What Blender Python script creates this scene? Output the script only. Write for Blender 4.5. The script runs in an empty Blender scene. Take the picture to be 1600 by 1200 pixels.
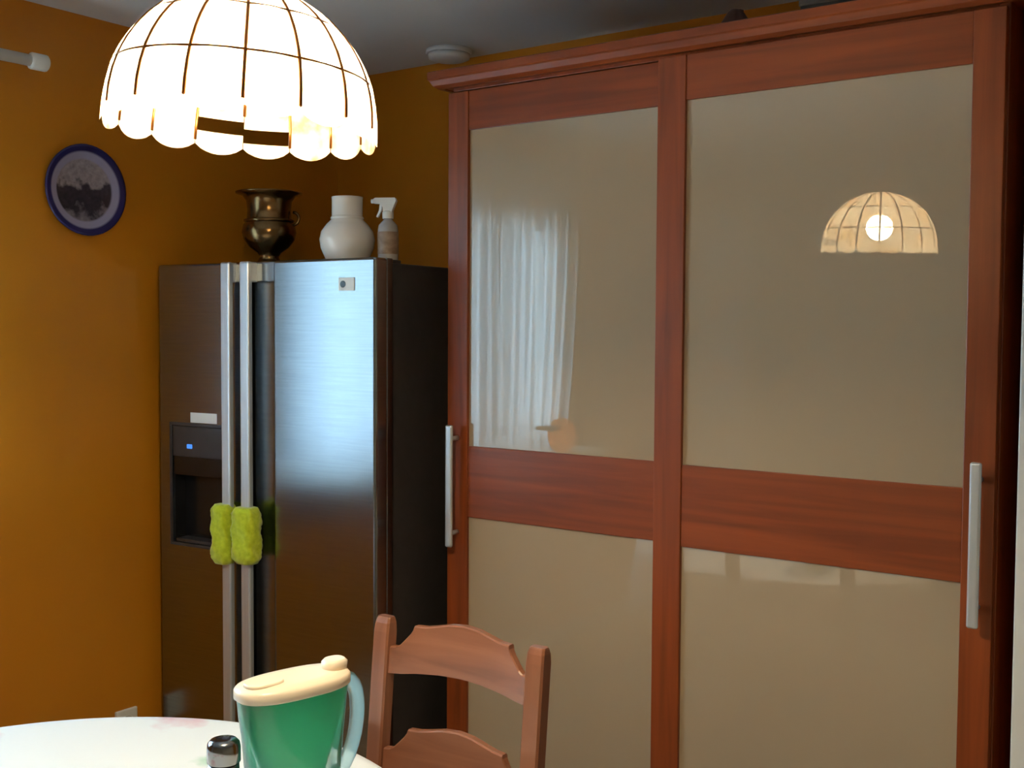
import bpy, bmesh, math, random
from mathutils import Vector, Matrix
random.seed(7)
SC = bpy.context.scene
COL = SC.collection
PI = math.pi

# ------------------------------------------------------------------ camera
F_PX = 1769.34
CAM = Vector((3.1205, -3.1734, 1.5719))
YAW, PITCH, ROLL = 0.6246, 0.0469, -0.0054
fw = Vector((-math.sin(YAW)*math.cos(PITCH), math.cos(YAW)*math.cos(PITCH), -math.sin(PITCH)))
rr = Vector((math.cos(YAW), math.sin(YAW), 0))
dd = fw.cross(rr)
r2 = math.cos(ROLL)*rr + math.sin(ROLL)*dd
d2 = -math.sin(ROLL)*rr + math.cos(ROLL)*dd
cd = bpy.data.cameras.new('camera')
cam = bpy.data.objects.new('camera', cd)
COL.objects.link(cam)
m = Matrix((r2, -d2, -fw)).transposed().to_4x4()
m.translation = CAM
cam.matrix_world = m
cd.sensor_fit = 'HORIZONTAL'
cd.sensor_width = 36
cd.lens = F_PX*36/1600
cd.clip_start = 0.05
SC.camera = cam

# ------------------------------------------------------------------ world, daylight, exposure
W = bpy.data.worlds.new('overcast_sky')
SC.world = W
W.use_nodes = True
bg = W.node_tree.nodes['Background']
bg.inputs[0].default_value = (0.60, 0.85, 1.0, 1)
bg.inputs[1].default_value = 13.5
pd = bpy.data.lights.new('window_left_offscreen', 'AREA')
pd.shape = 'RECTANGLE'; pd.size = 1.22; pd.size_y = 1.12
pd.cycles.is_portal = True
po = bpy.data.objects.new('window_left_offscreen', pd)
COL.objects.link(po)
po.location = (-0.125, -2.11, 1.56)
po.rotation_euler = (0, -PI/2, 0)          # emits towards +x
vs = SC.view_settings
vs.view_transform = 'Standard'; vs.look = 'None'; vs.gamma = 1; vs.use_curve_mapping = False
vs.exposure = 0.82
LAMP_W = 72.0

# ------------------------------------------------------------------ helpers
def lin(c):
    c /= 255
    return c/12.92 if c <= 0.04045 else ((c+0.055)/1.055)**2.4
def rgb(r, g, b): return (lin(r), lin(g), lin(b), 1)

class MB:
    def __init__(s): s.bm = bmesh.new()
    def face(s, vs_, smooth=False):
        try:
            f = s.bm.faces.new(vs_); f.smooth = smooth; return f
        except ValueError: return None
    def box(s, x0, x1, y0, y1, z0, z1, bev=0, seg=2):
        t = bmesh.new()
        bmesh.ops.create_cube(t, size=1)
        for v in t.verts:
            v.co = Vector(((x0+x1)/2+v.co.x*(x1-x0), (y0+y1)/2+v.co.y*(y1-y0), (z0+z1)/2+v.co.z*(z1-z0)))
        if bev: bmesh.ops.bevel(t, geom=t.edges[:], offset=bev, segments=seg, affect='EDGES', profile=0.5)
        s.add(t); return s
    def add(s, t, mat=None):
        if mat is not None: bmesh.ops.transform(t, matrix=mat, verts=t.verts[:])
        me = bpy.data.meshes.new('tmp'); t.to_mesh(me); t.free()
        s.bm.from_mesh(me); bpy.data.meshes.remove(me)
        return s
    def loft(s, rings, closed=True, cap0=True, cap1=True, smooth=True):
        R = [[s.bm.verts.new(p) for p in r] for r in rings]
        n = len(R[0])
        for a, b in zip(R, R[1:]):
            for i in range(n if closed else n-1):
                j = (i+1) % n
                s.face((a[i], a[j], b[j], b[i]), smooth)
        if cap0: s.face(R[0][::-1])
        if cap1: s.face(R[-1])
        return s
    def lathe(s, prof, n=32, c=(0, 0, 0), cap0=True, cap1=True):
        return s.loft([[(c[0]+r*math.cos(2*PI*i/n), c[1]+r*math.sin(2*PI*i/n), c[2]+z) for i in range(n)] for r, z in prof], True, cap0, cap1)
    def tube(s, pts, rad, n=10, flat=1.0):
        pts = [Vector(p) for p in pts]; rings = []
        up = Vector((0, 0, 1)); prev = None
        for i, p in enumerate(pts):
            t = (pts[min(i+1, len(pts)-1)]-pts[max(i-1, 0)]).normalized()
            if prev is None:
                u = t.cross(up)
                if u.length < 1e-3: u = t.cross(Vector((1, 0, 0)))
            else: u = prev - t*prev.dot(t)
            u.normalize(); prev = u; v = t.cross(u)
            r = rad[i] if isinstance(rad, (list, tuple)) else rad
            rings.append([p+u*(r*math.cos(2*PI*k/n))+v*(r*flat*math.sin(2*PI*k/n)) for k in range(n)])
        return s.loft(rings)
    def prism(s, outline, y0, y1):
        """outline of (x,z) points extruded along y"""
        a = [s.bm.verts.new((x, y0, z)) for x, z in outline]
        b = [s.bm.verts.new((x, y1, z)) for x, z in outline]
        n = len(a)
        s.face(a); s.face(b[::-1])
        for i in range(n): s.face((a[i], b[i], b[(i+1) % n], a[(i+1) % n]))
        return s
    def mesh(s, name, mat):
        bmesh.ops.recalc_face_normals(s.bm, faces=s.bm.faces[:])
        me = bpy.data.meshes.new(name); s.bm.to_mesh(me); s.bm.free()
        if mat: me.materials.append(mat)
        return me
    def build(s, name, mat, parent=None):
        o = bpy.data.objects.new(name, s.mesh(name, mat))
        COL.objects.link(o)
        if parent: o.parent = parent
        return o

def tag(o, label, cat, group=None):
    o['label'] = label; o['category'] = cat
    if group: o['group'] = group
    return o
def thing(name, label, cat, loc=(0, 0, 0), rz=0, group=None):
    o = bpy.data.objects.new(name, None); COL.objects.link(o)
    o.empty_display_size = 0.05
    o.location = loc; o.rotation_euler = (0, 0, rz)
    return tag(o, label, cat, group)
def struct(o): o['kind'] = 'structure'; return o

# ------------------------------------------------------------------ materials
def mat(name, col, rough=0.5, metal=0.0, spec=0.5, **kw):
    M = bpy.data.materials.new(name); M.use_nodes = True
    b = M.node_tree.nodes['Principled BSDF']
    b.inputs['Base Color'].default_value = col
    b.inputs['Roughness'].default_value = rough
    b.inputs['Metallic'].default_value = metal
    b.inputs['Specular IOR Level'].default_value = spec
    for k, v in kw.items(): b.inputs[k.replace('_', ' ')].default_value = v
    return M
def nodes(M): return M.node_tree.nodes, M.node_tree.links, M.node_tree.nodes['Principled BSDF']
def mottle(M, ca, cb, scale=(1, 1, 1), nscale=5, detail=4, lo=0.3, hi=0.7, bump=0, distortion=0.0, bscale=None):
    """base colour between ca and cb by object-space noise, optional bump"""
    N, L, b = nodes(M)
    tc = N.new('ShaderNodeTexCoord'); mp = N.new('ShaderNodeMapping'); mp.inputs['Scale'].default_value = scale
    ns = N.new('ShaderNodeTexNoise'); ns.inputs['Scale'].default_value = nscale; ns.inputs['Detail'].default_value = detail
    ns.inputs['Distortion'].default_value = distortion
    cr = N.new('ShaderNodeValToRGB')
    cr.color_ramp.elements[0].position = lo; cr.color_ramp.elements[0].color = ca
    cr.color_ramp.elements[1].position = hi; cr.color_ramp.elements[1].color = cb
    L.new(tc.outputs['Object'], mp.inputs[0]); L.new(mp.outputs[0], ns.inputs['Vector'])
    L.new(ns.outputs['Fac'], cr.inputs[0]); L.new(cr.outputs[0], b.inputs['Base Color'])
    if bump:
        n2 = ns
        if bscale:
            n2 = N.new('ShaderNodeTexNoise'); n2.inputs['Scale'].default_value = bscale; n2.inputs['Detail'].default_value = 3
            L.new(mp.outputs[0], n2.inputs['Vector'])
        bp = N.new('ShaderNodeBump'); bp.inputs['Strength'].default_value = bump; bp.inputs['Distance'].default_value = 0.002
        L.new(n2.outputs['Fac'], bp.inputs['Height']); L.new(bp.outputs[0], b.inputs['Normal'])
    return M

M = {}
M['wall'] = mottle(mat('ochre_wall_paint', rgb(194, 124, 26), 0.34, spec=0.42), rgb(192, 122, 25), rgb(197, 127, 29), nscale=3, bump=0.06, bscale=180)
M['pale_wall'] = mottle(mat('pale_wall_paint', rgb(205, 190, 160), 0.6), rgb(203, 188, 158), rgb(208, 194, 165), nscale=3)
M['ceiling'] = mottle(mat('white_ceiling_paint', rgb(215, 212, 210), 0.9, spec=0.2), rgb(212, 209, 207), rgb(219, 216, 214), nscale=2)
M['floor'] = mottle(mat('beige_floor', rgb(190, 168, 138), 0.4), rgb(180, 158, 128), rgb(200, 178, 148), scale=(1, 8, 1), nscale=4)
M['white'] = mottle(mat('white_paint', rgb(225, 225, 222), 0.4), rgb(222, 222, 218), rgb(230, 230, 228), nscale=6)
def wood(name, a, b, axis, rough=0.38, coat=0.0):
    sc = {'x': (0.5, 9, 9), 'z': (9, 9, 0.5)}[axis]
    w = mottle(mat(name, a, rough, spec=0.45), a, b, scale=sc, nscale=3.2, detail=6, lo=0.32, hi=0.7, distortion=0.6)
    w.node_tree.nodes['Principled BSDF'].inputs['Coat Weight'].default_value = coat
    w.node_tree.nodes['Principled BSDF'].inputs['Coat Roughness'].default_value = 0.12
    return w
CH_A, CH_B = rgb(116, 52, 20), rgb(148, 70, 28)
M['cherry_x'] = wood('cherry_wood_along', CH_A, CH_B, 'x')
M['cherry_z'] = wood('cherry_wood_upright', CH_A, CH_B, 'z')
M['chair_x'] = wood('chair_wood_along', rgb(124, 76, 54), rgb(150, 96, 70), 'x', 0.28, 0.5)
M['chair_z'] = wood('chair_wood_upright', rgb(124, 76, 54), rgb(150, 96, 70), 'z', 0.28, 0.5)
M['cream_glass'] = mottle(mat('cream_lacquered_glass', rgb(168, 149, 125), 0.012, spec=1.0), rgb(168, 149, 125), rgb(171, 152, 128), nscale=2)
M['alu'] = mottle(mat('brushed_aluminium', rgb(205, 210, 216), 0.35, 0.6), rgb(200, 205, 212), rgb(214, 218, 222), scale=(40, 40, 1), nscale=4)
M['steel'] = mottle(mat('brushed_steel', rgb(150, 155, 160), 0.2, 1.0), rgb(140, 146, 152), rgb(150, 156, 161), scale=(1, 1, 30), nscale=6, bump=0.02)
M['steel'].node_tree.nodes['Principled BSDF'].inputs['Anisotropic'].default_value = 0.3
M['fridge_side'] = mottle(mat('dark_grey_enamel', rgb(58, 54, 54), 0.45), rgb(56, 52, 52), rgb(61, 57, 57), nscale=30, bump=0.05)
M['black'] = mottle(mat('black_plastic', rgb(22, 22, 24), 0.25), rgb(20, 20, 22), rgb(26, 26, 28), nscale=12)
M['dark_grey'] = mottle(mat('dark_grey_plastic', rgb(58, 56, 58), 0.35), rgb(54, 52, 54), rgb(62, 60, 62), nscale=12)
M['paper'] = mottle(mat('white_paper', rgb(225, 225, 222), 0.7), rgb(220, 220, 216), rgb(230, 230, 228), nscale=10)
M['lime'] = mottle(mat('lime_terry', rgb(190, 205, 40), 0.95, spec=0.1, Sheen_Weight=0.4), rgb(175, 192, 34), rgb(208, 220, 60), nscale=60, bump=0.8)
M['brass'] = mottle(mat('tarnished_brass', rgb(120, 95, 62), 0.22, 1.0), rgb(96, 74, 48), rgb(140, 112, 74), nscale=12)
M['ceramic'] = mottle(mat('white_glaze', rgb(240, 232, 222), 0.12), rgb(238, 230, 220), rgb(244, 237, 229), nscale=9)
M['spray_body'] = mottle(mat('grey_spray_bottle_plastic', rgb(170, 165, 165), 0.25), rgb(160, 156, 156), rgb(180, 176, 176), nscale=20)
M['label_brown'] = mottle(mat('bottle_print', rgb(140, 115, 95), 0.4), rgb(120, 98, 80), rgb(160, 135, 115), nscale=40)
M['detector'] = mottle(mat('detector_plastic', rgb(210, 210, 214), 0.5), rgb(206, 206, 210), rgb(214, 214, 218), nscale=8)
M['chrome'] = mottle(mat('polished_steel', rgb(140, 144, 150), 0.16, 1.0), rgb(136, 140, 146), rgb(146, 150, 156), nscale=8)
M['lid'] = mottle(mat('cream_plastic', rgb(238, 222, 200), 0.28), rgb(236, 220, 198), rgb(241, 227, 207), nscale=8)
M['bulb_cap'] = mottle(mat('lamp_brass', rgb(150, 95, 45), 0.3, 1.0), rgb(140, 88, 40), rgb(160, 104, 52), nscale=10)
M['brown_item'] = mottle(mat('brown_leather', rgb(70, 42, 32), 0.6), rgb(62, 36, 28), rgb(80, 50, 38), nscale=20)
M['cabinet'] = mottle(mat('pale_cabinet_lacquer', rgb(215, 212, 205), 0.35), rgb(212, 209, 202), rgb(219, 216, 210), nscale=3)

def shader_mix(name, build):
    m_ = bpy.data.materials.new(name); m_.use_nodes = True
    nt = m_.node_tree; nt.nodes.clear()
    out = nt.nodes.new('ShaderNodeOutputMaterial')
    nt.links.new(build(nt.nodes, nt.links), out.inputs[0]); return m_
def mix(N, L, fac, a, b):
    x = N.new('ShaderNodeMixShader')
    if isinstance(fac, float): x.inputs[0].default_value = fac
    else: L.new(fac, x.inputs[0])
    L.new(a, x.inputs[1]); L.new(b, x.inputs[2]); return x.outputs[0]
def sh(N, kind, col, **kw):
    x = N.new(kind); x.inputs['Color'].default_value = col
    for k, v in kw.items(): x.inputs[k].default_value = v
    return x.outputs[0]
def pane_glass(N, L):
    fr = N.new('ShaderNodeFresnel'); fr.inputs[0].default_value = 1.45
    return mix(N, L, fr.outputs[0], sh(N, 'ShaderNodeBsdfTransparent', (0.95, 0.97, 0.97, 1)), sh(N, 'ShaderNodeBsdfGlossy', (1, 1, 1, 1), Roughness=0.02))
M['pane'] = shader_mix('window_glass', pane_glass)
def sheer(N, L):
    tr = sh(N, 'ShaderNodeBsdfTranslucent', (0.86, 0.9, 0.95, 1)); df = sh(N, 'ShaderNodeBsdfDiffuse', (0.82, 0.84, 0.86, 1))
    tp = sh(N, 'ShaderNodeBsdfTransparent', (0.95, 0.97, 1, 1))
    return mix(N, L, 0.42, mix(N, L, 0.35, tr, df), tp)
M['sheer'] = shader_mix('sheer_curtain', sheer)
def capiz(N, L):
    tc = N.new('ShaderNodeTexCoord'); ns = N.new('ShaderNodeTexNoise'); ns.inputs['Scale'].default_value = 22; ns.inputs['Detail'].default_value = 4
    ob = N.new('ShaderNodeObjectInfo'); ad = N.new('ShaderNodeVectorMath'); ad.operation = 'ADD'
    L.new(tc.outputs['Object'], ad.inputs[0]); L.new(ob.outputs['Random'], ad.inputs[1]); L.new(ad.outputs[0], ns.inputs['Vector'])
    cr = N.new('ShaderNodeValToRGB')
    cr.color_ramp.elements[0].position = 0.3; cr.color_ramp.elements[0].color = (0.42, 0.29, 0.15, 1)
    cr.color_ramp.elements[1].position = 0.7; cr.color_ramp.elements[1].color = (0.95, 0.9, 0.78, 1)
    L.new(ns.outputs['Fac'], cr.inputs[0])
    t = N.new('ShaderNodeBsdfTranslucent'); L.new(cr.outputs[0], t.inputs[0])
    d = N.new('ShaderNodeBsdfDiffuse'); L.new(cr.outputs[0], d.inputs[0])
    return mix(N, L, 0.10, mix(N, L, 0.22, t.outputs[0], d.outputs[0]), sh(N, 'ShaderNodeBsdfTransparent', (1, 0.95, 0.85, 1)))
M['capiz'] = shader_mix('capiz_shell', capiz)
def clear_plastic(N, L):
    fr = N.new('ShaderNodeFresnel'); fr.inputs[0].default_value = 1.4
    body = mix(N, L, 0.42, sh(N, 'ShaderNodeBsdfTransparent', (0.9, 0.98, 0.96, 1)), sh(N, 'ShaderNodeBsdfTranslucent', (0.75, 0.95, 0.92, 1)))
    return mix(N, L, fr.outputs[0], body, sh(N, 'ShaderNodeBsdfGlossy', (1, 1, 1, 1), Roughness=0.08))
M['clear'] = shader_mix('clear_jug_plastic', clear_plastic)
def green_plastic(N, L):
    fr = N.new('ShaderNodeFresnel'); fr.inputs[0].default_value = 1.4
    body = mix(N, L, 0.5, sh(N, 'ShaderNodeBsdfTranslucent', (0.28, 0.92, 0.62, 1)), sh(N, 'ShaderNodeBsdfDiffuse', (0.22, 0.82, 0.54, 1)))
    body = mix(N, L, 0.12, body, sh(N, 'ShaderNodeBsdfTransparent', (0.3, 0.9, 0.55, 1)))
    return mix(N, L, fr.outputs[0], body, sh(N, 'ShaderNodeBsdfGlossy', (1, 1, 1, 1), Roughness=0.25))
M['green'] = shader_mix('green_filter_plastic', green_plastic)
def bulb_glow(N, L):
    e = N.new('ShaderNodeEmission'); e.inputs[0].default_value = (1, 0.82, 0.5, 1); e.inputs[1].default_value = 260; return e.outputs[0]
M['bulb'] = shader_mix('bulb_glow', bulb_glow)
def led(N, L):
    e = N.new('ShaderNodeEmission'); e.inputs[0].default_value = (0.08, 0.30, 1, 1); e.inputs[1].default_value = 0.6; return e.outputs[0]
M['led'] = shader_mix('blue_led', led)

# tablecloth with faint pink blossoms and green leaves printed on white
M['cloth'] = mat('floral_tablecloth', rgb(235, 238, 240), 0.45, spec=0.4)
N, L, b = nodes(M['cloth'])
tc = N.new('ShaderNodeTexCoord')
def blotch(scale, thr0, thr1, off):
    mp = N.new('ShaderNodeMapping'); mp.inputs['Location'].default_value = off
    vo = N.new('ShaderNodeTexVoronoi'); vo.inputs['Scale'].default_value = scale
    n_ = N.new('ShaderNodeTexNoise'); n_.inputs['Scale'].default_value = 25
    ad = N.new('ShaderNodeMath'); ad.operation = 'MULTIPLY_ADD'; ad.inputs[1].default_value = 0.25
    rp = N.new('ShaderNodeMapRange'); rp.inputs[1].default_value = thr0; rp.inputs[2].default_value = thr1; rp.inputs[3].default_value = 1; rp.inputs[4].default_value = 0
    L.new(tc.outputs['Object'], mp.inputs[0]); L.new(mp.outputs[0], vo.inputs['Vector']); L.new(mp.outputs[0], n_.inputs['Vector'])
    L.new(n_.outputs['Fac'], ad.inputs[0]); L.new(vo.outputs['Distance'], ad.inputs[2]); L.new(ad.outputs[0], rp.inputs[0])
    return rp.outputs[0]
def mixcol(fac, a, bcol):
    x = N.new('ShaderNodeMixRGB'); L.new(fac, x.inputs[0])
    if isinstance(a, tuple): x.inputs[1].default_value = a
    else: L.new(a, x.inputs[1])
    x.inputs[2].default_value = bcol; return x.outputs[0]
c1 = mixcol(blotch(4.0, 0.34, 0.50, (0.13, 0.07, 0)), rgb(236, 239, 241), rgb(226, 178, 190))
c2 = mixcol(blotch(4.6, 0.20, 0.30, (0.4, 0.31, 0)), c1, rgb(178, 214, 194))
L.new(c2, b.inputs['Base Color'])

# decorative plate: blue rim, pale ring, engraved grey view
M['plate'] = mat('delft_plate', rgb(200, 200, 215), 0.2)
N, L, b = nodes(M['plate'])
tc = N.new('ShaderNodeTexCoord'); sep = N.new('ShaderNodeSeparateXYZ'); L.new(tc.outputs['Object'], sep.inputs[0])
cmb = N.new('ShaderNodeCombineXYZ'); L.new(sep.outputs['Y'], cmb.inputs[0]); L.new(sep.outputs['Z'], cmb.inputs[1])
ln = N.new('ShaderNodeVectorMath'); ln.operation = 'LENGTH'; L.new(cmb.outputs[0], ln.inputs[0])
rim = N.new('ShaderNodeValToRGB'); L.new(ln.outputs['Value'], rim.inputs[0])
# picture: pale sky above, dark engraved houses and trees below a broken skyline, pale water at the bottom
n1 = N.new('ShaderNodeTexNoise'); n1.inputs['Scale'].default_value = 26; n1.inputs['Detail'].default_value = 4; L.new(tc.outputs['Object'], n1.inputs['Vector'])
n2 = N.new('ShaderNodeTexNoise'); n2.inputs['Scale'].default_value = 70; n2.inputs['Detail'].default_value = 3; L.new(tc.outputs['Object'], n2.inputs['Vector'])
sk = N.new('ShaderNodeMath'); sk.operation = 'MULTIPLY_ADD'; sk.inputs[1].default_value = 0.16; L.new(n1.outputs['Fac'], sk.inputs[0]); L.new(sep.outputs['Z'], sk.inputs[2])
pic = N.new('ShaderNodeValToRGB'); e = pic.color_ramp.elements
mr = N.new('ShaderNodeMapRange'); mr.inputs[1].default_value = -0.02; mr.inputs[2].default_value = 0.18; L.new(sk.outputs[0], mr.inputs[0]); L.new(mr.outputs[0], pic.inputs[0])
e[0].position = 0.0; e[0].color = rgb(120, 114, 124)
e[1].position = 1.0; e[1].color = rgb(150, 142, 152)
for ps, cl in ((0.10, rgb(112, 106, 118)), (0.22, rgb(52, 48, 60)), (0.56, rgb(60, 55, 68)), (0.66, rgb(146, 138, 148))):
    q = e.new(ps); q.color = cl
fine = N.new('ShaderNodeMixRGB'); fine.blend_type = 'OVERLAY'; fine.inputs[0].default_value = 0.5
L.new(pic.outputs[0], fine.inputs[1]); L.new(n2.outputs['Fac'], fine.inputs[2])
def step(a, b_):
    r = N.new('ShaderNodeMapRange'); r.inputs[1].default_value = a; r.inputs[2].default_value = b_; L.new(ln.outputs['Value'], r.inputs[0]); return r.outputs[0]
p1 = N.new('ShaderNodeMixRGB'); L.new(step(0.092, 0.098), p1.inputs[0]); L.new(fine.outputs[0], p1.inputs[1]); p1.inputs[2].default_value = rgb(150, 148, 182)
p2 = N.new('ShaderNodeMixRGB'); L.new(step(0.114, 0.120), p2.inputs[0]); L.new(p1.outputs[0], p2.inputs[1]); p2.inputs[2].default_value = rgb(40, 38, 92)
L.new(p2.outputs[0], b.inputs['Base Color'])

# ------------------------------------------------------------------ room shell
H = 2.528
RX, RY = 4.3, -4.7
WY0, WY1, WZ0, WZ1 = -2.72, -1.50, 1.0, 2.12
w = MB()
w.box(-0.13, 0, RY-0.1, WY0, -0.1, H+0.1).box(-0.13, 0, WY1, 0.1, -0.1, H+0.1).box(-0.13, 0, WY0, WY1, -0.1, WZ0).box(-0.13, 0, WY0, WY1, WZ1, H+0.1)
struct(w.build('wall_left', M['wall']))
struct(MB().box(-0.25, 2.9, 0, 0.1, -0.1, H+0.1).build('wall_back', M['wall']))
struct(MB().box(2.625, RX+0.1, -0.66, -0.02, -0.1, H+0.1).build('wall_alcove', M['wall']))
struct(MB().box(RX, RX+0.1, RY-0.1, -0.66, -0.1, H+0.1).build('wall_right', M['pale_wall']))
struct(MB().box(-0.25, RX+0.1, RY-0.1, RY, -0.1, H+0.1).build('wall_front', M['pale_wall']))
struct(MB().box(-0.25, RX+0.1, RY-0.1, 0.1, -0.12, 0).build('floor', M['floor']))
struct(MB().box(-0.25, RX+0.1, RY-0.1, 0.1, H, H+0.12).build('ceiling', M['ceiling']))
struct(MB().box(2.607, 2.64, -0.675, -0.62, 0, 2.1, 0.003).box(2.64, 2.69, -0.672, -0.655, 0, 2.1, 0.003).build('trim_1', M['white']))
struct(MB().box(0, 0.014, RY, -0.001, 0, 0.08, 0.003).build('baseboard_left', M['white']))
struct(MB().box(0.014, 2.62, -0.014, 0, 0, 0.08, 0.003).build('baseboard_back', M['white']))

# window with frame, mullion, panes and sill
wf = MB(); t = 0.06
wf.box(-0.11, -0.05, WY0, WY1, WZ0, WZ0+t, 0.004).box(-0.11, -0.05, WY0, WY1, WZ1-t, WZ1, 0.004)
wf.box(-0.11, -0.05, WY0, WY0+t, WZ0, WZ1, 0.004).box(-0.11, -0.05, WY1-t, WY1, WZ0, WZ1, 0.004)
wf.box(-0.11, -0.045, -2.15, -2.07, WZ0, WZ1, 0.004)
win = struct(wf.build('window_1', M['white']))
for a, c in ((WY0+t, -2.15), (-2.07, WY1-t)):
    MB().box(-0.083, -0.077, a-0.005, c+0.005, WZ0+t-0.005, WZ1-t+0.005).build('pane', M['pane'], win)
MB().box(-0.05, 0.26, WY0-0.05, WY1-0.07, WZ0-0.035, WZ0+0.002, 0.006).box(-0.05, 0.001, WY1-0.08, WY1, WZ0-0.035, WZ0+0.002).build('window_sill', M['white'], win)
hd = MB().box(-0.046, -0.036, -2.125, -2.095, 1.5, 1.56, 0.004).tube([(-0.036, -2.11, 1.545), (-0.005, -2.11, 1.545), (-0.005, -2.11, 1.44)], 0.008, 8)
hd.build('window_handle', M['alu'], win)

# curtain rod and two sheer curtains
rod = thing('curtain_rod', 'white curtain rod with a capped end on the ochre wall', 'curtain rod', (0.09, -2.2, 2.335))
MB().tube([(0, -0.95, 0), (0, 0.90, 0)], 0.0165, 14).build('pole', M['white'], rod)
for y in (-0.965, 0.89):
    MB().tube([(0, y-0.02, 0), (0, y-0.015, 0), (0, y+0.03, 0), (0, y+0.035, 0)], [0.018, 0.024, 0.024, 0.018], 14).build('finial', M['white'], rod)
for y in (-0.85, 0.78):
    MB().tube([(-0.09, y, 0), (0, y, 0)], 0.01, 8).box(-0.09, -0.082, y-0.025, y+0.025, -0.03, 0.03, 0.003).build('bracket', M['white'], rod)
def curtain(y0, y1, label, seed, gather):
    rnd = random.Random(seed)
    ph = [rnd.uniform(0, 6.28) for _ in range(4)]
    n, mz = 110, 14
    rings = []
    for k in range(mz+1):
        v = k/mz; z = 2.3195 - v*1.312
        row = []
        for i in range(n+1):
            u = i/n
            amp = 0.016 + 0.012*v
            yy = y0 + (y1-y0)*u
            yy += gather*v*v*(0.07 if gather > 0.5 else 0.0)*(1-u)*2
            xx = 0.085 + amp*math.sin(u*46+ph[0]+0.7*math.sin(u*9+ph[1])) + 0.008*math.sin(u*17+ph[2]+v*1.2)
            row.append((xx, yy, z))
        rings.append(row)
    o = MB().loft(rings, closed=False, cap0=False, cap1=False).build('sheer_curtain', M['sheer'])
    return tag(o, label, 'curtain', 'sheer curtains at the window')
curtain(-2.105, -1.50, 'white sheer curtain at the window, on the side towards the fridge', 1, 0.3)
curtain(-2.76, -2.107, 'white sheer curtain at the window, on the side with the orange ball', 2, 0.9)
def paper(N, L):
    return mix(N, L, 0.12, sh(N, 'ShaderNodeBsdfTranslucent', (1.0, 0.45, 0.06, 1)), sh(N, 'ShaderNodeBsdfDiffuse', (0.9, 0.35, 0.05, 1)))
M['paper_ball'] = shader_mix('orange_paper', paper)
o = MB().lathe([(0.004, 0.132), (0.02, 0.136), (0.045, 0.13), (0.068, 0.10), (0.074, 0.07), (0.066, 0.035), (0.045, 0.008), (0.02, 0.001), (0.004, 0)][::-1], 24).build('paper_ball', M['paper_ball'])
MB().tube([(0, 0, 0.13), (0.004, 0, 0.15)], [0.006, 0.004], 8).build('hanger', M['brown_item'], o)
o.location = (0.195, -2.47, 1.002); o.scale = (0.95, 0.95, 1.15)
tag(o, 'round orange paper ball on the window sill beside the sheer curtain', 'ornament')

# wall plate
pl = MB()
n = 48; rings = []
for r, x in ((0.001, 0.012), (0.09, 0.012), (0.1, 0.016), (0.132, 0.028), (0.139, 0.027), (0.138, 0.022), (0.1, 0.008), (0.07, 0.001), (0.001, 0.001)):
    rings.append([(x, r*math.cos(2*PI*i/n), r*math.sin(2*PI*i/n)) for i in range(n)])
pl.loft(rings)
o = pl.build('wall_plate', M['plate']); o.location = (0, -1.108, 1.995)
tag(o, 'round decorative plate with blue rim and grey landscape hanging on the ochre wall', 'plate')

# socket low on the wall
sk_ = thing('wall_socket', 'white electrical socket low on the ochre wall beside the fridge', 'socket', (0, -0.975, 0.305))
MB().box(0, 0.012, -0.04, 0.04, -0.04, 0.04, 0.004).build('socket_plate', M['white'], sk_)
MB().lathe([(0.022, 0), (0.022, 0.003), (0.018, 0.003), (0.018, 0.001)], 20).build('socket_ring', M['white'], sk_).rotation_euler = (0, PI/2, 0)
sk_.children[-1].location = (0.012, 0, 0)

# smoke detector
sd = thing('smoke_detector', 'flat round white smoke detector on the ceiling above the wardrobe', 'smoke detector', (0.655, -0.13, H))
MB().lathe([(0.078, 0), (0.08, -0.012), (0.076, -0.016)], 36).build('base', M['detector'], sd)
MB().lathe([(0.072, -0.016), (0.07, -0.03), (0.055, -0.036), (0.02, -0.038), (0.003, -0.038)], 36).build('cover', M['detector'], sd)

# ------------------------------------------------------------------ wardrobe with two sliding doors
WX, WYF = 1.031, -0.63
wd = thing('sliding_wardrobe', 'cherry wood wardrobe with two sliding doors of cream glass panels', 'wardrobe', (WX, WYF, 0))
WW = 1.527
def part(name, parent, mt, *boxes, bev=0.002):
    b_ = MB()
    for q in boxes: b_.box(*q, bev)
    return b_.build(name, mt, parent)
part('side_panel', wd, M['cherry_z'], (0, 0.022, 0.065, 0.60, 0, 2.27))
part('side_panel', wd, M['cherry_z'], (WW-0.022, WW, 0.02, 0.60, 0, 2.27))
part('back_panel', wd, M['cherry_z'], (0.022, WW-0.022, 0.595, 0.605, 0, 2.27))
part('top_panel', wd, M['cherry_x'], (0.022, WW-0.022, 0.065, 0.595, 2.245, 2.27))
part('base_panel', wd, M['cherry_x'], (0.022, WW-0.022, 0.0, 0.595, 0.0, 0.06))
part('partition', wd, M['cherry_z'], (0.74, 0.76, 0.075, 0.595, 0.06, 2.245))
part('door_track', wd, M['cherry_z'], (0.02, WW-0.02, 0.03, 0.065, 2.258, 2.27))
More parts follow.
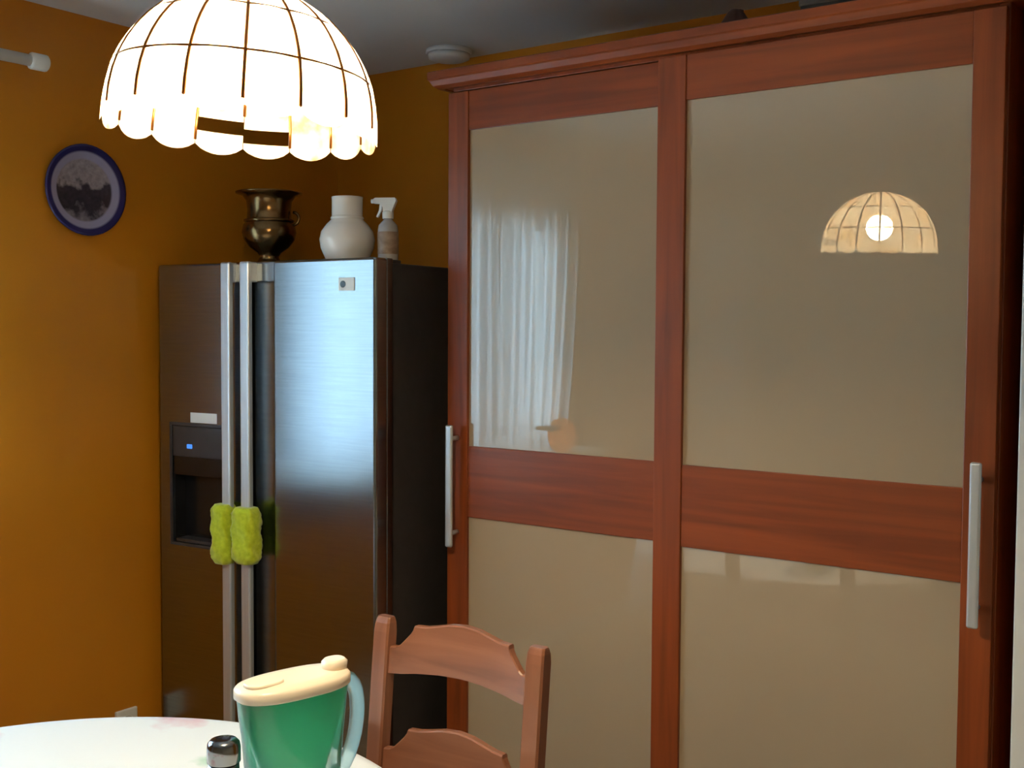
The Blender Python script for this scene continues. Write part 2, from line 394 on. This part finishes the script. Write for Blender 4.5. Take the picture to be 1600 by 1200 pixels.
# cornice: moulded profile along x with mitred left return
co = MB()
prof = [(0.0, 2.264), (-0.012, 2.264), (-0.022, 2.272), (-0.030, 2.286), (-0.034, 2.290), (-0.034, 2.310), (-0.03, 2.313), (0.0, 2.313)]
rings = []
x0 = 0.0
def ring_at(kind):
    out = []
    for d_, z in prof:
        if kind == 0: out.append((x0+d_, 0.58, z))
        if kind == 1: out.append((x0+d_, 0.012+d_, z))
        if kind == 2: out.append((WW+0.03, 0.012+d_, z))
    return out
co.loft([ring_at(0), ring_at(1), ring_at(2)], smooth=False)
co.box(0.0, WW+0.03, 0.012, 0.58, 2.268, 2.312)
co.build('cornice', M['cherry_x'], wd)
def sliding_door(x0, x1, y0, sw_l, sw_r, handle_x):
    zb, zt, zg, z1, z2 = 0.065, 2.256, 2.145, 1.238, 1.031
    d = 0.022
    dr = part('sliding_door', wd, M['cherry_z'], (x0, x0+sw_l, y0, y0+d, zb, zt), (x1-sw_r, x1, y0, y0+d, zb, zt))
    for a, c in ((zg, zt), (z2, z1), (zb, 0.17)):
        part('rail', dr, M['cherry_x'], (x0+sw_l, x1-sw_r, y0+0.003, y0+d-0.001, a, c), bev=0.0015)
    for a, c in ((z1, zg), (0.17, z2)):
        o_ = part('glass_panel', dr, M['cream_glass'], (x0+sw_l-0.004, x1-sw_r+0.004, y0+0.010, y0+0.016, a-0.004, c+0.004), bev=0)
    h = MB().box(handle_x-0.012, handle_x+0.012, y0-0.045, y0-0.033, 0.945, 1.300, 0.0055, 4)
    for z in (0.985, 1.26): h.tube([(handle_x, y0+0.001, z), (handle_x, y0-0.036, z)], 0.007, 10)
    h.build('handle', M['alu'], dr)
sliding_door(0.002, 0.76, 0.030, 0.073, 0.07, 0.040)
sliding_door(0.702, WW-0.004, 0.0, 0.078, 0.066, 1.493)
MB().lathe([(0.012, 0), (0.012, 0.012), (0.008, 0.016)], 14).build('bumper', M['alu'], wd)
bp_ = wd.children[-1]; bp_.location = (WW, 0.035, 1.07); bp_.rotation_euler = (0, PI/2, 0)

# small things lying on the wardrobe
o = thing('pouch', 'small brown pouch lying on top of the wardrobe', 'pouch', (1.845, -0.42, 2.313))
MB().loft([[(sx*a*math.cos(2*PI*i/20), 0.05*a2*math.sin(2*PI*i/20), z) for i in range(20)] for sx, a, a2, z in ((0.04, 1, 1, 0), (0.044, 1, 1.05, 0.02), (0.042, .95, .9, 0.055), (0.03, .7, .5, 0.085), (0.022, .6, .35, 0.092))]).build('bag', M['brown_item'], o)
MB().tube([(0.018*math.cos(a)+0.0, 0.010*math.sin(a), 0.088) for a in [i*PI/6 for i in range(13)]], 0.004, 6).build('drawstring', M['brown_item'], o)
o = thing('storage_box', 'flat black box lying on top of the wardrobe', 'box', (2.15, -0.42, 2.313))
MB().box(-0.10, 0.10, -0.08, 0.08, 0, 0.07, 0.004).build('box_base', M['black'], o)
MB().box(-0.103, 0.103, -0.083, 0.083, 0.05, 0.085, 0.004).build('box_lid', M['dark_grey'], o)

# ------------------------------------------------------------------ fridge-freezer (local: x along front, y into depth)
FX, FY, FT = 0.052, -0.872, 0.0725
FWD = 0.89
fr = thing('side_by_side_fridge', 'tall two-door stainless steel fridge freezer with water dispenser in the corner', 'fridge', (FX, FY, 0), FT)
FB = 1.766
MB().box(0.010, FWD-0.010, 0.085, 0.70, 0.03, FB, 0.006).build('body', M['fridge_side'], fr)
MB().box(0.03, FWD-0.03, 0.05, 0.12, 0.0, 0.05, 0.004).build('kick_plate', M['black'], fr)
MB().box(0.015, 0.10, 0.03, 0.14, FB-0.004, FB+0.010, 0.004).build('hinge_cover', M['fridge_side'], fr)
MB().box(FWD-0.10, FWD-0.015, 0.03, 0.14, FB-0.004, FB+0.010, 0.004).build('hinge_cover', M['fridge_side'], fr)
DZ0, DZ1 = 0.055, 1.778
# left door with a recessed dispenser opening
def holed_door(x0, x1, z0, z1, hx0, hx1, hz0, hz1, th, hd_):
    bm = bmesh.new()
    def q(x, y, z): return bm.verts.new((x, y, z))
    O = [q(x0, 0, z0), q(x1, 0, z0), q(x1, 0, z1), q(x0, 0, z1)]
    I = [q(hx0, 0, hz0), q(hx1, 0, hz0), q(hx1, 0, hz1), q(hx0, 0, hz1)]
    B = [q(x0, th, z0), q(x1, th, z0), q(x1, th, z1), q(x0, th, z1)]
    K = [q(hx0, hd_, hz0), q(hx1, hd_, hz0), q(hx1, hd_, hz1), q(hx0, hd_, hz1)]
    for i in range(4):
        j = (i+1) % 4
        bm.faces.new((O[i], O[j], I[j], I[i])); bm.faces.new((I[i], I[j], K[j], K[i])); bm.faces.new((O[j], O[i], B[i], B[j]))
    bm.faces.new(K); bm.faces.new(B[::-1])
    es = [e_ for e_ in bm.edges if all(v in O for v in e_.verts)] + [e_ for e_ in bm.edges if sum(v in O for v in e_.verts) == 1 and sum(v in B for v in e_.verts) == 1]
    bmesh.ops.bevel(bm, geom=es, offset=0.008, segments=3, affect='EDGES', profile=0.5)
    r = MB(); r.bm.free(); r.bm = bm; return r
HX0, HX1, HZ0, HZ1 = 0.062, 0.312, 0.888, 1.264
ld = holed_door(0, 0.372, DZ0, DZ1, HX0, HX1, HZ0, HZ1, 0.08, 0.055).build('freezer_door', M['steel'], fr)
dsp = MB()
f_ = 0.010
dsp.box(HX0-f_, HX1+f_, -0.004, 0.004, HZ0-f_, HZ0, 0.001).box(HX0-f_, HX1+f_, -0.004, 0.004, HZ1, HZ1+f_, 0.001).box(HX0-f_, HX0, -0.004, 0.004, HZ0, HZ1, 0.001).box(HX1, HX1+f_, -0.004, 0.004, HZ0, HZ1, 0.001)
dsp.build('dispenser_frame', M['dark_grey'], ld)
MB().box(HX0, HX1, 0.0, 0.03, 1.165, HZ1, 0.003).build('control_panel', M['dark_grey'], ld)
MB().box(HX0, HX1, 0.002, 0.054, 1.105, 1.167, 0.004).build('dispenser_head', M['black'], ld)
MB().box(HX0+0.001, HX1-0.001, 0.049, 0.0548, HZ0+0.001, 1.11).box(HX0+0.0005, HX0+0.006, 0.004, 0.054, HZ0, 1.11).box(HX1-0.006, HX1-0.0005, 0.004, 0.054, HZ0, 1.11).build('niche_lining', M['black'], ld)
MB().box(0.17, 0.235, 0.020, 0.036, 1.02, 1.11, 0.004).tube([(0.20, 0.02, 1.115), (0.20, 0.018, 1.075)], 0.010, 10).build('water_lever', M['dark_grey'], ld)
MB().box(HX0+0.01, HX1-0.01, 0.002, 0.05, HZ0+0.0005, HZ0+0.012, 0.002).build('drip_tray', M['dark_grey'], ld)
MB().box(0.128, 0.152, -0.002, 0.004, 1.192, 1.206, 0.002).build('indicator_light', M['led'], ld)
MB().lathe([(0.008, 0), (0.008, 0.003), (0.004, 0.004)], 12).build('button', M['alu'], ld)
bt = ld.children[-1]; bt.location = (0.168, 0.003, 1.142); bt.rotation_euler = (PI/2, 0, 0)
MB().box(0.146, 0.262, -0.0012, 0.0005, 1.276, 1.308).build('paper_note', M['paper'], ld)
rd = MB()
rd.box(0.378, FWD, 0.052, 0.082, DZ0, DZ1, 0.004)
rd.box(0.500, FWD, 0.0, 0.056, DZ0, DZ1, 0.008, 3)
rd.box(0.378, 0.51, 0.006, 0.056, 1.715, DZ1, 0.004).box(0.378, 0.51, 0.006, 0.056, DZ0, 0.25, 0.004)
rdo = rd.build('fridge_door', M['steel'], fr)
MB().box(0.380, 0.4995, 0.047, 0.0525, 0.25, 1.715).build('handle_pocket', M['steel'], rdo)
def fridge_handle(x, door):
    h_ = MB().box(x-0.019, x+0.019, -0.038, -0.018, 0.22, 1.776, 0.006, 3)
    for z in (0.25, 1.745): h_.box(x-0.013, x+0.013, -0.024, 0.012, z-0.03, z+0.03, 0.004)
    return h_.build('handle', M['alu'], door)
fridge_handle(0.337, ld); fridge_handle(0.417, rdo)
MB().box(0.757, 0.815, -0.0025, 0.001, 1.684, 1.722, 0.001).build('badge', M['paper'], rdo)
bd = rdo.children[-1]
MB().lathe([(0.010, 0), (0.010, 0.0012)], 20).build('badge_emblem', M['black'], bd)
em = bd.children[-1]; em.location = (0.774, -0.0025, 1.703); em.rotation_euler = (PI/2, 0, 0)

# lime terry covers round the handles
fm = Matrix.Translation((FX, FY, 0)) @ Matrix.Rotation(FT, 4, 'Z')
def cover(lx, wx, wy, z0, z1, label, seed):
    rnd = random.Random(seed); n_, k_ = 40, 26; rings = []
    for k in range(k_+1):
        v = k/k_; end = min(1, 0.72+3.0*min(v, 1-v))
        row = []
        for i in range(n_):
            a = 2*PI*i/n_
            s_ = end*(1+0.045*math.sin(5*a+seed+9*v)+0.05*math.sin(17*v+3*math.sin(a))+rnd.uniform(-0.05, 0.05))
            cx_, sx_ = math.cos(a), math.sin(a)
            e_ = 0.6
            row.append((wx*s_*math.copysign(abs(cx_)**e_, cx_), wy*s_*math.copysign(abs(sx_)**e_, sx_), z0+(z1-z0)*v))
        rings.append(row)
    t_ = MB().loft(rings).build('handle_cover', M['lime'])
    t_.matrix_world = fm @ Matrix.Translation((lx, -0.036, 0))
    return tag(t_, label, 'handle cover', 'terry covers on the fridge handles')
cover(0.328, 0.036, 0.032, 0.852, 1.036, 'lime yellow terry cover on the freezer door handle, beside the dispenser', 1.0)
cover(0.422, 0.044, 0.032, 0.862, 1.034, 'lime yellow terry cover on the wide fridge door handle', 2.3)

# ------------------------------------------------------------------ things on the fridge
pot = thing('brass_pot', 'tarnished brass pot with flared rim standing on the fridge', 'pot', (0.425, -0.735, FB))
MB().lathe([(0.004, 0.012), (0.05, 0.004), (0.052, 0), (0.05, 0.006), (0.034, 0.022), (0.029, 0.032), (0.036, 0.045), (0.06, 0.062), (0.078, 0.085), (0.084, 0.108), (0.080, 0.130), (0.072, 0.142), (0.069, 0.15), (0.067, 0.175), (0.070, 0.205), (0.082, 0.222), (0.102, 0.228), (0.103, 0.232), (0.10, 0.233), (0.078, 0.227), (0.064, 0.208), (0.061, 0.175), (0.063, 0.15), (0.072, 0.13), (0.074, 0.10), (0.05, 0.06), (0.004, 0.05)], 40).build('vessel', M['brass'], pot)
MB().lathe([(0.0735, 0.138), (0.078, 0.141), (0.078, 0.147), (0.0705, 0.149)], 40, cap0=False, cap1=False).build('band', M['brass'], pot)
for s_ in (1,):
    ux, uy = 0.80*s_, 0.6*s_
    MB().tube([(ux*(0.074+0.019*math.sin(a)), uy*(0.074+0.019*math.sin(a)), 0.152+0.02*math.cos(a)) for a in [i*PI/8 for i in range(9)]], 0.0045, 8).build('handle', M['brass'], pot)
jug = thing('ceramic_vase', 'white glazed round-bellied ceramic vase with straight neck on the fridge', 'vase', (0.722, -0.695, FB))
MB().lathe([(0.004, 0.006), (0.045, 0.002), (0.05, 0), (0.066, 0.02), (0.079, 0.05), (0.083, 0.075), (0.078, 0.10), (0.062, 0.122), (0.049, 0.134), (0.046, 0.145), (0.046, 0.195), (0.047, 0.203), (0.043, 0.203), (0.041, 0.19), (0.041, 0.14), (0.06, 0.11), (0.07, 0.07), (0.04, 0.015), (0.004, 0.012)], 40).build('vase_body', M['ceramic'], jug)
MB().lathe([(0.0465, 0.136), (0.0505, 0.139), (0.0485, 0.144), (0.0463, 0.146)], 40, cap0=False, cap1=False).build('neck_ring', M['ceramic'], jug)
sp = thing('spray_bottle', 'small grey spray bottle with white trigger head on the fridge', 'spray bottle', (0.872, -0.68, FB), 0.5); sp.scale = (1, 1, 0.93)
MB().lathe([(0.004, 0.003), (0.026, 0), (0.03, 0.006), (0.03, 0.105), (0.027, 0.122), (0.014, 0.137), (0.012, 0.148)], 28).build('bottle', M['spray_body'], sp)
MB().lathe([(0.0305, 0.03), (0.0308, 0.032), (0.0308, 0.098), (0.0305, 0.10)], 28, cap0=False, cap1=False).build('printed_label', M['label_brown'], sp)
hdm = MB().lathe([(0.016, 0.142), (0.0165, 0.144), (0.0165, 0.162), (0.013, 0.166)], 20)
hdm.prism([(-0.042, 0.190), (-0.042, 0.203), (-0.036, 0.207), (0.022, 0.207), (0.026, 0.198), (0.016, 0.172), (0.012, 0.158), (-0.012, 0.158), (-0.014, 0.178), (-0.022, 0.188)], -0.011, 0.011)
hdm.build('spray_head', M['white'], sp)
MB().prism([(-0.024, 0.188), (-0.017, 0.186), (-0.018, 0.168), (-0.030, 0.146), (-0.034, 0.148), (-0.026, 0.168)], -0.006, 0.006).build('trigger', M['white'], sp)
MB().tube([(-0.040, 0, 0.197), (-0.050, 0, 0.197)], 0.007, 10).build('nozzle', M['white'], sp)

# ------------------------------------------------------------------ table with cloth
TX, TY, TR = 1.489, -2.22, 0.645
tb = thing('round_table', 'round wooden dining table under a white floral tablecloth', 'table', (TX, TY, 0))
MB().lathe([(0.003, 0.718), (TR-0.02, 0.718), (TR-0.006, 0.722), (TR-0.006, 0.744), (TR-0.012, 0.748), (0.003, 0.748)], 64).build('tabletop', M['chair_x'], tb)
MB().lathe([(0.06, 0.03), (0.07, 0.10), (0.05, 0.2), (0.045, 0.4), (0.065, 0.5), (0.05, 0.6), (0.12, 0.70), (0.14, 0.719)], 28).build('pedestal', M['chair_z'], tb)
for k in range(4):
    a = k*PI/2+PI/4
    MB().tube([(0.05*math.cos(a), 0.05*math.sin(a), 0.14), (0.2*math.cos(a), 0.2*math.sin(a), 0.12), (0.36*math.cos(a), 0.36*math.sin(a), 0.03)], [0.032, 0.03, 0.025], 10).build('foot', M['chair_z'], tb)
cl = MB(); n = 180; rings = []
for r, z, wv in ((0.002, 0.7505, 0), (0.3, 0.7505, 0), (TR-0.02, 0.7505, 0), (TR-0.004, 0.749, 0), (TR+0.003, 0.742, 0.002), (TR+0.006, 0.70, 0.008), (TR+0.012, 0.60, 0.02), (TR+0.016, 0.53, 0.026)):
    rings.append([((r+wv*math.sin(14*2*PI*i/n+0.6*math.sin(5*2*PI*i/n)))*math.cos(2*PI*i/n), (r+wv*math.sin(14*2*PI*i/n+0.6*math.sin(5*2*PI*i/n)))*math.sin(2*PI*i/n), z) for i in range(n)])
o = cl.loft(rings, cap1=False).build('tablecloth', M['cloth']); o.location = (TX, TY, 0)
tag(o, 'white tablecloth with faint pink flowers draped over the round table', 'tablecloth')

# ------------------------------------------------------------------ chair pushed up to the table
ch = thing('dining_chair', 'brown lacquered wooden dining chair with carved ladder back by the wardrobe', 'chair', (1.753, -1.495, 0), PI)
# local: +y faces the table (world -y), +x is world -x
HWC = 0.191
def post_y(z): return 0.0 if z < 0.44 else -0.045*((z-0.44)/0.54)**1.2
for s_ in (-1, 1):
    rings = []
    zs = [0, 0.2, 0.44, 0.55, 0.66, 0.77, 0.88, 0.955, 0.972, 0.981, 0.984]
    for z in zs:
        hw = 0.0205; hd2 = 0.016
        if z > 0.96:
            q_ = math.sqrt(max(0.0, 1-((z-0.955)/0.031)**2)); hd2 *= 0.35+0.65*q_; hw *= 0.7+0.3*q_
        cxx, cyy = s_*HWC, post_y(z)
        c_ = 0.004
        rings.append([(cxx+a, cyy+b_, z) for a, b_ in ((-hw+c_, -hd2), (hw-c_, -hd2), (hw, -hd2+c_), (hw, hd2-c_), (hw-c_, hd2), (-hw+c_, hd2), (-hw, hd2-c_), (-hw, -hd2+c_))])
    MB().loft(rings, smooth=False).build('back_post', M['chair_z'], ch)
def carved_rail(zt, scale=1.0):
    """zt: reference height (post top level); outline after the carved slat"""
    top = [(0.0, -0.046), (0.06, -0.045), (0.085, -0.040), (0.145, -0.017), (0.165, -0.006), (0.17, 0.001), (0.24, 0.002), (0.30, 0.006), (0.40, 0.014), (0.50, 0.017)]
    bot = [(0.0, -0.100), (0.10, -0.098), (0.20, -0.093), (0.35, -0.088), (0.5, -0.086)]
    top = top + [(1-t_, v) for t_, v in reversed(top[:-1])]
    bot = bot + [(1-t_, v) for t_, v in reversed(bot[:-1])]
    x_l, x_r = -HWC+0.012, HWC-0.012
    # resample to strips so that the rail can bow backwards
    ts = sorted(set([round(t_, 4) for t_, _ in top]+[round(t_, 4) for t_, _ in bot]+[i/20 for i in range(21)]))
    def itp(P, t_):
        for (a, va), (b_, vb) in zip(P, P[1:]):
            if a <= t_ <= b_: return va+(vb-va)*(t_-a)/(b_-a)
        return P[-1][1]
    rings = []
    for t_ in ts:
        x = x_l+(x_r-x_l)*t_
        bow = -0.022*(1-(2*t_-1)**2)
        zt_, zb_ = zt+itp(top, t_)*scale, zt+itp(bot, t_)*scale
        y_t, y_b = post_y(zt_)+bow, post_y(zb_)+bow
        th = 0.009
        rings.append([(x, y_b-th, zb_), (x, y_t-th, zt_-0.003), (x, y_t-th+0.003, zt_), (x, y_t+th-0.003, zt_), (x, y_t+th, zt_-0.003), (x, y_b+th, zb_)])
    return MB().loft(rings, smooth=False).build('back_rail', M['chair_x'], ch)
carved_rail(0.972); carved_rail(0.765, 0.95)
st = MB()
out = []
for i in range(32):
    a = 2*PI*i/32
    c_, s2 = math.cos(a), math.sin(a)
    out.append((0.205*math.copysign(abs(c_)**0.35, c_), 0.20+0.205*math.copysign(abs(s2)**0.35, s2)))
st.loft([[(x*k, 0.20+(y-0.20)*k, z) for x, y in out] for k, z in ((0.96, 0.425), (1, 0.432), (1, 0.447), (0.97, 0.455))], smooth=False)
st.build('seat', M['chair_x'], ch)
for s_ in (-1, 1):
    MB().tube([(s_*0.17, 0.35, 0), (s_*0.17, 0.35, 0.43)], [0.017, 0.021], 12).build('leg', M['chair_z'], ch)
    MB().tube([(s_*0.18, 0.0, 0.2), (s_*0.17, 0.35, 0.2)], 0.011, 10).build('stretcher', M['chair_z'], ch)
MB().tube([(-0.17, 0.35, 0.27), (0.17, 0.35, 0.27)], 0.011, 10).build('stretcher', M['chair_z'], ch)

# ------------------------------------------------------------------ water filter jug and mill on the table
JA = math.atan2(0.194, 0.052)
wj = thing('water_filter_jug', 'clear water filter jug with green funnel and cream lid on the table', 'jug', (1.712, -1.850, 0.7505), JA)
# local +x towards the handle
def oval(ax, ay, z, cx=0.0, ex=0.8, n_=40, slope=0.0):
    row = []
    for i in range(n_):
        a = 2*PI*i/n_; c_, s_ = math.cos(a), math.sin(a)
        x = cx+ax*math.copysign(abs(c_)**ex, c_)
        row.append((x, ay*math.copysign(abs(s_)**ex, s_), z+slope*x))
    return row
SL = 0.02
MB().loft([oval(0.074, 0.046, 0.0), oval(0.08, 0.050, 0.006), oval(0.083, 0.051, 0.06), oval(0.090, 0.053, 0.14), oval(0.099, 0.055, 0.212, slope=SL)], cap1=False).build('outer_jug', M['clear'], wj)
MB().loft([oval(0.040, 0.030, 0.055), oval(0.052, 0.037, 0.062), oval(0.066, 0.043, 0.10), oval(0.084, 0.050, 0.16), oval(0.095, 0.0525, 0.211, slope=SL)]).build('funnel', M['green'], wj)
MB().loft([oval(0.101, 0.0565, 0.211, slope=SL), oval(0.103, 0.058, 0.213, slope=SL), oval(0.103, 0.058, 0.226, slope=SL), oval(0.099, 0.054, 0.231, slope=SL), oval(0.06, 0.035, 0.234, slope=SL)]).build('lid', M['lid'], wj)
lidp = wj.children[-1]
MB().loft([oval(0.022, 0.020, 0.228, 0.078, slope=SL), oval(0.022, 0.020, 0.244, 0.080, slope=SL), oval(0.017, 0.016, 0.249, 0.080, slope=SL)]).build('lid_knob', M['lid'], lidp)
MB().loft([oval(0.034, 0.026, 0.232, -0.055, slope=SL), oval(0.032, 0.024, 0.238, -0.055, slope=SL)]).build('pour_flap', M['lid'], lidp)
hp = []
for i in range(15):
    a = -0.52*PI+1.06*PI*i/14
    hp.append((0.080+0.012*math.sin(a)+0.044*max(0, math.cos(a))**0.8, 0, 0.128+0.085*math.sin(a)))
MB().tube(hp, 0.0105, 12, 1.35).build('handle', M['clear'], wj)

sm = thing('salt_mill', 'slim stainless steel mill standing on the tablecloth beside the filter jug', 'mill', (1.700, -1.990, 0.7505))
MB().lathe([(0.004, 0), (0.025, 0), (0.0265, 0.003), (0.0262, 0.06), (0.0245, 0.125)], 32).build('mill_body', M['steel'], sm)
MB().lathe([(0.0245, 0.126), (0.0268, 0.128), (0.0270, 0.150), (0.0255, 0.158), (0.021, 0.163), (0.012, 0.1645), (0.003, 0.165)], 32).build('mill_cap', M['chrome'], sm)

# ------------------------------------------------------------------ pendant lamp of capiz shell
LX, LY, LZ, LD, LH = 1.828, -2.054, 1.870, 0.388, 0.194
lp = thing('capiz_pendant_lamp', 'glowing capiz shell dome pendant lamp with scalloped rim above the table', 'lamp', (LX, LY, LZ))
view = Vector((LX-CAM.x, LY-CAM.y, 0)).normalized()
side = Vector((view.y, -view.x, 0))                   # right-hand side when facing the lamp from the room
TILT = Matrix.Rotation(math.radians(3.4), 4, view)    # the shade hangs a little crooked
shade = bpy.data.objects.new('lamp_shade', None); COL.objects.link(shade); shade.parent = lp
shade.matrix_local = TILT
NR = 16
R0 = LD/2
def dome(phi, u):
    """u 0 at rim .. 1 at apex"""
    r = R0*math.cos(u*PI/2)*(1.0 if u > 0.05 else 1.0); z = LH*math.sin(u*PI/2)
    return Vector((r*math.cos(phi), r*math.sin(phi), z))
rows = [(0.0, 0.22), (0.22, 0.50), (0.50, 0.78), (0.78, 0.93)]
def panel_mesh(u0, u1, scallop=False, cut=0.0):
    b_ = MB(); nu, nv = 6, 8; dphi = 2*PI/NR*0.985
    def grid(off):
        out_ = []
        for j in range(nu+1):
            row = []
            for i in range(nv+1):
                s_ = i/nv
                uu = u0+(u1-u0)*j/nu
                p = dome(-dphi/2+dphi*s_, uu)
                if scallop:
                    drop = (0.013*math.sin(PI*s_)**0.7+0.006)*(1-j/nu)
                    p.z -= drop
                if cut and j > nu-2: p.z -= cut*(j-nu+2)/2
                nrm = Vector((p.x, p.y, p.z*1.0+0.001)).normalized()
                bulge = 0.0016*math.sin(PI*s_)
                row.append(p+nrm*(off+bulge))
            out_.append(row)
        return out_
    A = [[b_.bm.verts.new(p) for p in row] for row in grid(0)]
    for j in range(nu):
        for i in range(nv): b_.face((A[j][i], A[j][i+1], A[j+1][i+1], A[j+1][i]), True)
    return b_.mesh('shell_panel', M['capiz'])
meshes = [panel_mesh(a, b_, k == 0) for k, (a, b_) in enumerate(rows)]
cut_lo = {0: panel_mesh(0, 0.05, True), NR-1: panel_mesh(0, 0.012, True)}
cut_hi = {0: panel_mesh(0.12, 0.22), NR-1: panel_mesh(0.085, 0.22)}
far_phi = math.atan2(view.y, view.x)+PI/NR
for k in range(len(rows)):
    for i in range(NR):
        ph = 2*PI*i/NR+far_phi
        torn = k == 0 and i in cut_lo                     # two rim panels are torn across
        for me_ in ((cut_lo[i], cut_hi[i]) if torn else (meshes[k],)):
            o_ = bpy.data.objects.new('shell_panel', me_)
            COL.objects.link(o_); o_.parent = shade; o_.rotation_euler = (0, 0, ph)
for i in range(NR):
    a = 2*PI*(i+0.5)/NR+far_phi
    MB().tube([dome(a, u) for u in [(0.15 if i == NR-1 else 0)+j/12*(0.93-(0.15 if i == NR-1 else 0)) for j in range(13)]], 0.0026, 6).build('rib', M['bulb_cap'], shade)
for u in (0.22, 0.50, 0.78):
    p = dome(0, u)
    MB().tube([(p.x*math.cos(2*PI*i/64), p.x*math.sin(2*PI*i/64), p.z) for i in range(65)], 0.0019, 6).build('seam_ring', M['bulb_cap'], shade)
MB().lathe([(0.040, LH-0.010), (0.044, LH-0.004), (0.040, LH+0.004), (0.022, LH+0.012), (0.012, LH+0.03), (0.003, LH+0.032)], 28).build('top_cap', M['bulb_cap'], shade)
MB().lathe([(0.014, 0.11), (0.019, 0.115), (0.019, 0.16), (0.012, 0.19)], 20).build('lamp_holder', M['bulb_cap'], shade)
MB().lathe([(0.003, 0.030), (0.022, 0.035), (0.036, 0.050), (0.041, 0.070), (0.036, 0.090), (0.022, 0.106), (0.014, 0.114)], 24).build('bulb', M['bulb'], shade)
top = TILT @ Vector((0, 0, LH+0.028))
MB().tube([top, (top.x*0.6, top.y*0.6, 0.35), (0, 0, 0.5), (0, 0, H-LZ-0.03)], 0.004, 8).build('cord', M['white'], lp)
MB().lathe([(0.015, H-LZ-0.05), (0.045, H-LZ-0.03), (0.05, H-LZ)], 24).build('ceiling_rose', M['white'], lp)
ldt = bpy.data.lights.new('bulb_light', 'POINT')
ldt.energy = LAMP_W; ldt.color = (1.0, 0.80, 0.52); ldt.shadow_soft_size = 0.045
lo = bpy.data.objects.new('bulb_light', ldt); COL.objects.link(lo); lo.parent = shade; lo.location = (0, 0, 0.070)

# ------------------------------------------------------------------ pale tall kitchen cabinet mirrored in the wardrobe glass
kc = thing('tall_cabinet', 'tall pale kitchen cabinet at the far end of the room', 'cabinet', (0.02, -4.68, 0))
MB().box(0, 0.40, 0, 0.60, 0.08, 2.25, 0.003).build('body', M['cabinet'], kc)
MB().box(0.02, 0.38, 0.02, 0.55, 0, 0.08).build('plinth', M['dark_grey'], kc)
for a, c in ((0.09, 1.20), (1.205, 1.53), (1.535, 2.245)):
    d_ = MB().box(0.003, 0.397, 0.60, 0.62, a, c-0.004, 0.002).build('door', M['cabinet'], kc)
    MB().box(0.35, 0.362, 0.62, 0.645, (a+c)/2-0.06, (a+c)/2+0.06, 0.003).build('handle', M['alu'], d_)
